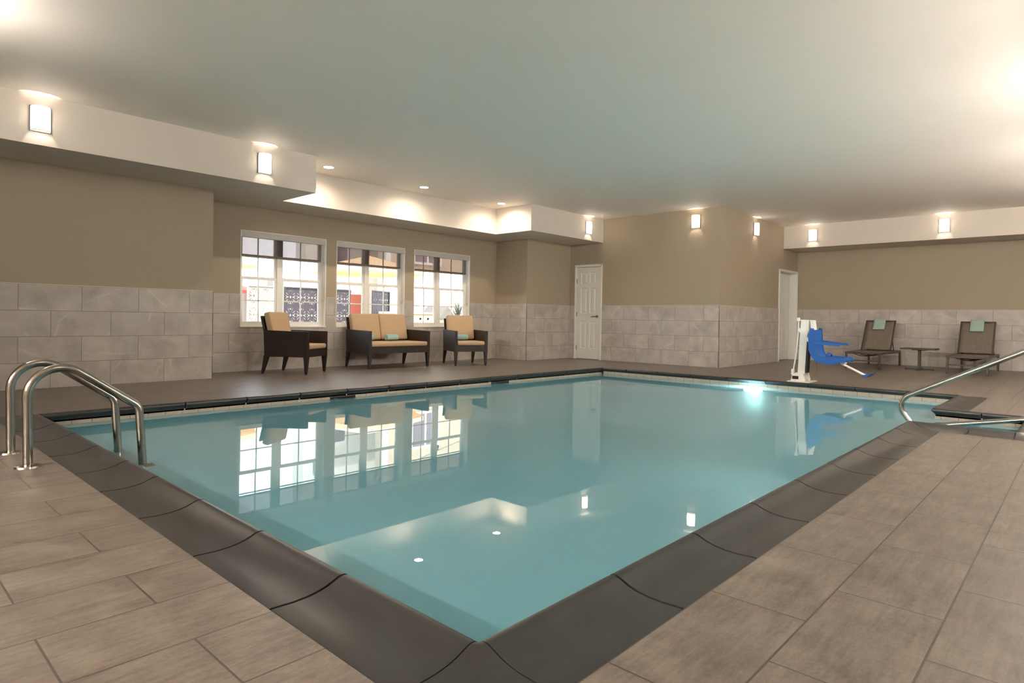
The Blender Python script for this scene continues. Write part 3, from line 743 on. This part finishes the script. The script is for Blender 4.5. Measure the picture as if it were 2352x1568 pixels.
# low side table
tb = empty('side_table', (13.62,1.305,0), 0, 'low bronze side table with a single post between the two loungers', 'table')
MB().rbox((-.26,-.30,.405),(.26,.30,.432), .006, 2).build('table_top', M['bronze'], tb)
MB().rbox((-.12,-.12,.39),(.12,.12,.405), .005, 1).build('mounting_plate', M['foot'], tb)
MB().rbox((-.026,-.026,.02),(.026,.026,.395), .005, 1).build('post', M['bronze'], tb)
for ax in (0, 1):
    a = (-.23,-.025,.008) if ax == 0 else (-.025,-.25,.008); b = (.23,.025,.026) if ax == 0 else (.025,.25,.026)
    MB().rbox(a, b, .004, 1).build('base_bar', M['bronze'], tb)
for x, y in ((-.21,0),(.21,0),(0,-.23),(0,.23)): MB().lathe([(.001,0),(.014,0),(.014,.009),(.001,.009)], (x,y,0), 10).build('glide', M['foot'], tb)

# ------------------------------------------------------------------ pool lift   (u runs toward -Y, lateral = X)
lf = empty('pool_lift', (8.98,2.06,0), -pi/2, 'white pool lift with a blue seat and footrest at the far pool edge', 'pool lift')
def uz(pts, x0, x1): return [(u, x0, z) for u, z in pts], (0, x1-x0, 0)
def slab(pts, x0, x1, mat, name, parent=lf, smooth=False):
    a, b = uz(pts, x0, x1); return MB().prism(a, b).build(name, mat, parent, smooth)
slab([(-.16,0),(.16,0),(.16,.012),(-.16,.012)], -.2, .2, M['liftwhite'], 'base_plate')
for x0 in (-.13, .11): MB().prism([(-.125,x0,.012),(.085,x0,.012),(.085,x0,.05),(.06,x0,.13),(-.05,x0,.14),(-.105,x0,.11)], (0,.02,0)).build('base_bracket', M['liftwhite'], lf)
slab([(-.10,.04),(-.01,.04),(-.01,.088),(-.10,.088)], -.138, -.13, M['black'], 'nameplate')
slab([(-.04,.11),(.062,.11),(.106,.945),(.0,.945)], -.085, .085, M['liftwhite'], 'mast')
slab([(.062,.14),(.088,.14),(.11,.60),(.09,.60)], -.06, .06, M['black'], 'mast_slot')
slab([(-.055,.942),(.112,.935),(.112,.948),(-.055,.955)], -.09, .09, M['liftwhite'], 'mast_cap')
ac = MB(); ac.tube([(-.105,-.08,.16),(-.062,-.08,.45),(-.04,-.08,.78),(-.036,-.08,.96)], .011, 10)
ac.rbox((-.06,-.10,.93),(-.02,-.06,.985), .006, 2); ac.rbox((-.13,-.11,.10),(-.09,-.05,.19), .008, 2); ac.build('actuator_rod', M['liftwhite'], lf)
slab([(.118,.95),(.17,.95),(.19,.82),(.165,.60),(.20,.42),(.27,.335),(.245,.32),(.17,.40),(.140,.60),(.143,.74)], -.05, .05, M['liftwhite'], 'seat_carrier')
dg = MB(); 
for x0 in (-.105, .085): dg.prism([(-.045,x0,.80),(-.02,x0,.83),(.15,x0,.63),(.135,x0,.585)], (0,.02,0))
dg.build('swing_arm', M['liftwhite'], lf)
outer = [(.178,.828),(.150,.74),(.150,.63),(.158,.49),(.19,.41),(.235,.35),(.285,.318),(.40,.300),(.525,.298),(.60,.335),(.668,.338)]
inner = [(.672,.372),(.655,.395),(.60,.402),(.40,.408),(.315,.415),(.27,.44),(.245,.50),(.232,.63),(.225,.74),(.222,.822)]
slab(outer+inner, -.215, -.19, M['liftblue'], 'seat_side'); slab(outer+inner, .19, .215, M['liftblue'], 'seat_side')
cin = [(.215,.80),(.222,.63),(.235,.50),(.26,.43),(.31,.395),(.40,.385),(.60,.380),(.655,.372),(.66,.352),(.60,.352),(.40,.345),(.29,.36),(.235,.41),(.205,.50),(.195,.63),(.19,.80)]
slab(cin, -.19, .19, M['liftblue'], 'seat_shell')
for s in (-1, 1):
    a0, a1 = sorted((s*.215, s*.25)); slab([(.215,.632),(.24,.638),(.588,.602),(.586,.570),(.245,.592),(.215,.592)], a0, a1, M['liftblue'], 'armrest')
MB().tube([(.545,0,.315),(.89,0,.148)], .017, 12).build('footrest_post', M['liftwhite'], lf)
MB().rbox((.55,-.05,.305),(.62,.05,.335), .006, 1).build('footrest_bracket', M['liftwhite'], lf)
slab([(.862,.165),(.905,.172),(.985,.198),(.965,.178),(.915,.135),(.888,.135)], -.14, .14, M['liftblue'], 'foot_pad')
MB().tube([(.40,-.17,.41),(.405,-.12,.46),(.44,-.08,.45),(.43,-.04,.415)], .014, 8).build('lap_belt', M['liftblue'], lf)
MB().tube(arc([(.12,.07,.45),(.17,.08,.33),(.20,.09,.20),(.16,.09,.09),(.08,.09,.06)], .08, 6), .004, 6).build('power_cable', M['cable'], lf)

# ------------------------------------------------------------------ ladder
ln = empty('pool_ladder', (0,0,0), 0, 'stainless steel pool ladder with two arched rails at the left pool edge', 'ladder')
for y in (3.31, 3.83):
    p_ = arc([(-.425,y,0),(-.437,y,.727),(.150,y,.300),(.188,y,-.25),(.188,y,-1.05)], [.16,.09,.5], 14)
    MB().tube(p_, .0245, 18).build('rail', M['steel'], ln, True)
    MB().lathe([(.001,.016),(.03,.016),(.062,.010),(.066,0),(.001,0)], (-.425,y,0), 28).build('base_flange', M['steel'], ln, True)
for z in (-.115, -.42, -.72):
    MB().rbox((.12,3.30,z),(.225,3.84,z+.03), .008, 2).build('tread', M['tread'], ln)
for y in (3.31, 3.83): MB().rbox((.165,y-.09 if y < 3.5 else y+.02,-.10),(.225,y-.02 if y < 3.5 else y+.09,-.075), .006, 2).build('tread_lug', M['tread'], ln)

# ------------------------------------------------------------------ stair handrail in the alcove
hr = empty('stair_handrail', (6.,0,0), 0, 'stainless steel handrail sloping into the stair alcove on the right', 'handrail')
hp = arc([(0,-1.62,0),(0,-1.56,1.10),(0,.222,.142),(0,.05,-.10),(0,-1.58,.235)], [.18,.13,.09], 14)
MB().tube(hp, .0245, 18).build('rail', M['steel'], hr, True)
MB().lathe([(.001,.016),(.03,.016),(.062,.010),(.066,0),(.001,0)], (0,-1.62,0), 28).build('base_flange', M['steel'], hr, True)

# ------------------------------------------------------------------ outside the windows
struct(MB().box((-12,8.92,-.15),(60,70,-.02)).build('ground_outside', M['pave']))
def hole(u, v):                      # one cell, u,v in -1..1
    a = math.atan2(v, u); r = math.hypot(u, v)
    if r < .26: return abs(u) < .05*(1-r/.28)+.02 or abs(v) < .05*(1-r/.28)+.02
    k = round(a/(pi/6)); d = a-k*pi/6; per = abs(r*sin(d)); al = r*cos(d)
    if k % 3 == 0:
        if .36 < al < .62 and per < .04: return True
        if .60 < al < .92 and abs(per-(al-.60)*.85) < .06: return True
        return False
    return .42 < al < .95 and per < .045
def screen(name, loc, rz, cols, rows, cw, chh, z0, mat, lab):
    r = empty(name, loc, rz, lab, 'privacy screen', 'star-cut garden screens'); mb = MB(); n = 22; mrows = 30
    W, H = cols*cw, rows*chh
    for i in range(cols*n):
        for q in range(rows*mrows):
            u = ((i+.5) % n)/n*2-1; v = ((q+.5) % mrows)/mrows*2-1
            if hole(u, v): continue
            x0, x1, y0, y1 = i*cw/n, (i+1)*cw/n, z0+q*chh/mrows, z0+(q+1)*chh/mrows
            mb.face([(x0,0,y0),(x1,0,y0),(x1,0,y1),(x0,0,y1)])
    o = mb.build('cut_panel', mat, r, fix=False); o.modifiers.new('s', 'SOLIDIFY').thickness = .02
    fr = MB(); hollow(fr, -.025, W+.025, z0-.025, z0+H+.025, .03, -.025, .025); fr.box((-.025,-.025,-.02),(.02,.025,z0)).box((W-.02,-.025,-.02),(W+.025,.025,z0)); fr.build('screen_frame', mat, r)
    return r
screen('privacy_screen', (6.66,14,0), 0, 3, 3, .305, .47, .20, M['screen'], 'charcoal star-cut metal screen seen behind the left armchair')
screen('privacy_screen', (7.65,14,0), 0, 3, 3, .305, .47, .20, M['screen'], 'charcoal star-cut metal screen at the left edge of the middle window')
screen('privacy_screen', (9.34,14,0), R(20), 3, 3, .27, .47, .22, M['screen'], 'charcoal star-cut metal screen in the right half of the middle window')
screen('privacy_screen', (5.70,14,0), 0, 3, 3, .295, .47, .20, M['screenl'], 'pale grey star-cut metal screen in the left half of the first window')
def umbrella(loc, rad, zr, zt, lab):
    r = empty('patio_umbrella', loc, 0, lab, 'umbrella', 'orange patio umbrellas'); n = 8
    c = MB(); 
    for k in range(n):
        a0, a1 = 2*pi*k/n, 2*pi*(k+1)/n
        c.face([(rad*cos(a0),rad*sin(a0),zr),(rad*cos(a1),rad*sin(a1),zr),(0,0,zt)])
        c.face([(rad*cos(a0),rad*sin(a0),zr-.14),(rad*cos(a1),rad*sin(a1),zr-.14),(rad*cos(a1),rad*sin(a1),zr),(rad*cos(a0),rad*sin(a0),zr)])
    o = c.build('canopy', M['canvas'], r, fix=False); o.modifiers.new('s', 'SOLIDIFY').thickness = .006
    MB().tube([(0,0,0),(0,0,zt)], .025, 10).build('pole', M['stone'], r)
    for k in range(n):
        a = 2*pi*k/n; MB().tube([(0,0,zt-.55),(rad*.55*cos(a),rad*.55*sin(a),zt-(zt-zr)*.55-.03)], .01, 6).build('rib', M['stone'], r)
    MB().rbox((-.3,-.3,-.02),(.3,.3,.06), .02, 2).build('umbrella_base', M['stucco'], r)
    return r
umbrella((11.3,17.1,0), 1.95, 2.50, 3.0, 'orange patio umbrella seen through the middle window')
umbrella((6.05,17.,0), 1.25, 2.42, 2.85, 'orange patio umbrella at the left edge of the first window')
# low grey yard building and red awning
yb_ = empty('yard_building', (0,0,0), 0, 'low grey yard building behind the screens in the first window', 'building')
MB().box((9.2,21,-.02),(13.0,24,1.86)).build('wall', M['stucco'], yb_); MB().box((9.15,20.9,1.86),(13.1,24,1.93)).build('roof_edge', M['roofgrey'], yb_)
MB().box((10.2,21.8,1.93),(10.7,22.3,2.35)).build('roof_unit', M['stucco'], yb_)
aw = MB().prism([(8.0,22,2.0),(8.0,21,1.78),(8.0,21,1.66),(8.0,22,1.9)], (1.05,0,0)).build('red_awning', M['red']); tag(aw, 'small red awning at the lower left edge of the first window', 'awning')
MB().box((8.0,22,-.02),(9.05,22.1,2.0)).build('awning_wall', M['stucco'], aw)
# main building across the courtyard
bd = empty('hotel_wing', (0,0,0), 0, 'white sided building wing across the courtyard', 'building')
MB().box((13.3,25,-.02),(22,25.9,9.)).build('siding_wall', M['sidew'], bd)
MB().box((15.68,24.94,-.02),(16.5,25,1.95)).build('red_panel', M['brick'], bd)
for x in (14.2, 17.6):
    f = MB().box((x,24.92,3.3),(x+1.3,25.0,5.0)).build('window_trim', M['vinyl'], bd); MB().box((x+.1,24.9,3.4),(x+.61,24.93,4.9)).box((x+.69,24.9,3.4),(x+1.2,24.93,4.9)).build('window_pane', M['skywin'], f)
cu = bpy.data.curves.new('sign_letter', 'FONT'); cu.body = 'K'; cu.size = 1.0; cu.extrude = .03
kt = bpy.data.objects.new('sign_text', cu); COL.objects.link(kt); bpy.context.view_layer.update(); km = bpy.data.meshes.new_from_object(kt); bpy.data.objects.remove(kt)
ko = bpy.data.objects.new('sign_letter', km); COL.objects.link(ko); ko.parent = bd; ko.rotation_euler = (pi/2,0,0); ko.location = (13.75,24.95,5.6); km.materials.clear(); km.materials.append(M['letter'])
b2 = empty('hotel_wing', (0,0,0), 0, 'beige sided building wing with tall white framed windows, seen through the third window', 'building')
MB().box((15.6,22,-.02),(40,22.7,9.)).build('siding_wall', M['sideb'], b2)
MB().box((15.5,21.93,-.02),(15.75,22.05,9.)).build('corner_board', M['vinyl'], b2)
MB().box((15.75,21.95,2.12),(40,22,2.72)).box((15.75,21.95,2.72),(40,21.99,3.1)).build('belt_band', M['vinyl'], b2)
for x, z0, z1, mt in ((16.6,1.0,2.0,'pink'),(19.9,1.0,2.0,'pink'),(17.0,3.5,5.0,'skywin'),(20.3,3.5,5.0,'skywin'),(24.,3.5,5.0,'skywin'),(24.,1.,2.,'pink')):
    f = MB().box((x,21.9,z0-.12),(x+1.75,22,z1+.12)).build('window_trim', M['vinyl'], b2)
    MB().box((x+.14,21.88,z0),(x+.81,21.92,z1)).box((x+.94,21.88,z0),(x+1.61,21.92,z1)).build('window_pane', M[mt], f)
# grill hut and cast stone bench
gh = empty('grill_hut', (11.1,13.2,0), R(10), 'small stone grill hut with a grey pitched roof beyond the third window', 'grill')
MB().rbox((-.30,-.3,0),(.30,.3,.86), .02, 2).build('hut_body', M['stone'], gh); MB().box((-.12,-.31,.55),(.12,-.29,.72)).build('vent', M['roofgrey'], gh)
MB().prism([(-.42,-.4,.86),(.42,-.4,.86),(.0,-.4,1.24)], (0,.8,0)).build('pitched_roof', M['roofgrey'], gh)
bn = empty('stone_planter', (9.45,12.5,0), 0, 'long cream stone planter with round cut-outs outside the third window', 'planter')
MB().rbox((-.75,-.2,0),(.75,.2,.98), .02, 2).build('planter_box', M['stone'], bn); MB().rbox((-.8,-.24,.98),(.8,.24,1.04), .012, 2).build('coping_slab', M['stone'], bn)
for k in range(5): MB().lathe([(.001,0),(.03,0),(.03,.02)], n=14, M=Matrix.Translation((-.55+.27*k,-.2,.86)) @ Matrix.Rotation(pi/2, 4, 'X')).build('round_hole', M['roofgrey'], bn)
yp = empty('yucca', (10.75,11.9,0), 0, 'spiky yucca in a pot outside the third window', 'plant')
MB().lathe([(.001,0),(.16,0),(.2,.5),(.22,.52),(.19,.5),(.001,.48)], n=20).build('pot', M['stone'], yp)
MB().tube([(0,0,.48),(.02,0,1.0)], .04, 8).build('trunk', M['stucco'], yp)
lv = MB()
for k in range(46):
    a = random.uniform(0, 2*pi); el = random.uniform(.1, 1.45); L = random.uniform(.38, .62) if el > .7 else random.uniform(.25,.42)
    z0 = random.uniform(.8, 1.05); d = V((cos(a)*cos(el), sin(a)*cos(el), sin(el))); s_ = V((-sin(a), cos(a), 0))*.016
    p0 = V((.02,0,z0)); p1 = p0+d*L*.5; p2 = p0+d*L+V((0,0,-.06*cos(el)))
    lv.face([p0-s_*.6, p0+s_*.6, p1+s_, p1-s_]); lv.face([p1-s_, p1+s_, p2])
lo_ = lv.build('leaves', M['yucca'], yp, fix=False); lo_.modifiers.new('s', 'SOLIDIFY').thickness = .004
slg = empty('string_lights', (0,0,0), 0, 'cable of string lights hung across the courtyard', 'string lights')
cat = [(8+14*k/28, 13+4*k/28, 3.6-.5*sin(pi*k/28)) for k in range(29)]
MB().tube(cat, .008, 5).build('cable', M['wire'], slg)
for k in range(2, 28, 3):
    x, y, z = cat[k]; MB().tube([(x,y,z),(x,y,z-.08)], .022, 6).lathe([(.001,-.19),(.035,-.15),(.03,-.1),(.015,-.08)], (x,y,z), 10).build('bulb', M['wire'], slg)

# ------------------------------------------------------------------ light
wd = bpy.data.worlds.new('World'); S.world = wd; wd.use_nodes = True; nt = wd.node_tree
bg = nt.nodes['Background']; sky = nt.nodes.new('ShaderNodeTexSky'); sky.sky_type = 'HOSEK_WILKIE'; sky.turbidity = 6; sky.ground_albedo = .5
sky.sun_direction = V((.25,-.6,.75)).normalized()
mixn = nt.nodes.new('ShaderNodeMix'); mixn.data_type = 'RGBA'; mixn.inputs[0].default_value = .75; nt.links.new(sky.outputs[0], mixn.inputs[6]); mixn.inputs[7].default_value = (.86,.93,1,1)
nt.links.new(mixn.outputs[2], bg.inputs[0]); bg.inputs[1].default_value = .72
sn = bpy.data.lights.new('sun', 'SUN'); sn.energy = .75; sn.angle = R(1.5); sn.color = (1,.95,.88)
sno = bpy.data.objects.new('sun', sn); COL.objects.link(sno); sno.rotation_euler = V((-.25,.6,-.75)).to_track_quat('-Z','Y').to_euler()
for i, (a, b) in enumerate(WIN):
    pl = bpy.data.lights.new('window_portal', 'AREA'); pl.shape = 'RECTANGLE'; pl.size = b-a; pl.size_y = WZ1-WZ0; pl.cycles.is_portal = True
    po = bpy.data.objects.new('window_portal', pl); COL.objects.link(po); po.location = ((a+b)/2, YW+.24, (WZ0+WZ1)/2); po.rotation_euler = (R(-90),0,0)
pw = bpy.data.lights.new('pool_lamp_glow', 'POINT'); pw.energy = 2.; pw.color = (.86,1,1); pw.shadow_soft_size = .03
pwo = bpy.data.objects.new('pool_lamp_glow', pw); COL.objects.link(pwo); pwo.location = (PL-.14,2.575,-.25)
for loc in ((.25,1.3,-1.05), (.25,4.0,-1.05), (2.6,.25,-1.05), (7.5,.25,-1.05)):     # unseen fill lights added to brighten the water from below
    p2 = bpy.data.lights.new('pool_fill_light', 'POINT'); p2.energy = .3; p2.color = (1,.98,.95); p2.shadow_soft_size = .12
    po2 = bpy.data.objects.new('pool_fill_light', p2); COL.objects.link(po2); po2.location = loc

# ------------------------------------------------------------------ camera
cam = bpy.data.cameras.new('Camera'); co_ = bpy.data.objects.new('Camera', cam); COL.objects.link(co_)
yaw, pit, rol = R(42.73159129), R(-.26711245), R(.86294584)
f_ = V((cos(yaw)*cos(pit), sin(yaw)*cos(pit), sin(pit))); r_ = V((sin(yaw), -cos(yaw), 0)); u_ = r_.cross(f_)
r2 = r_*cos(rol)+u_*sin(rol); u2 = -r_*sin(rol)+u_*cos(rol)
co_.matrix_world = Matrix(((r2.x,u2.x,-f_.x,-1.19100419),(r2.y,u2.y,-f_.y,-1.20483236),(r2.z,u2.z,-f_.z,.90394251),(0,0,0,1)))
cam.sensor_width = 36; cam.lens = 1437.005/2352*36; cam.shift_y = -45.92/2352; cam.clip_start = .02; cam.clip_end = 300
S.camera = co_

S.view_settings.view_transform = 'Standard'; S.view_settings.look = 'None'; S.view_settings.exposure = 3.18; S.view_settings.gamma = 1.
S.view_settings.use_curve_mapping = False
S.cycles.max_bounces = 8; S.cycles.diffuse_bounces = 5; S.cycles.glossy_bounces = 4; S.cycles.transparent_max_bounces = 16
S.cycles.caustics_reflective = False; S.cycles.caustics_refractive = False; S.cycles.sample_clamp_indirect = 4.
S.cycles.use_denoising = True
S.cycles.use_adaptive_sampling = True; S.cycles.adaptive_threshold = .025
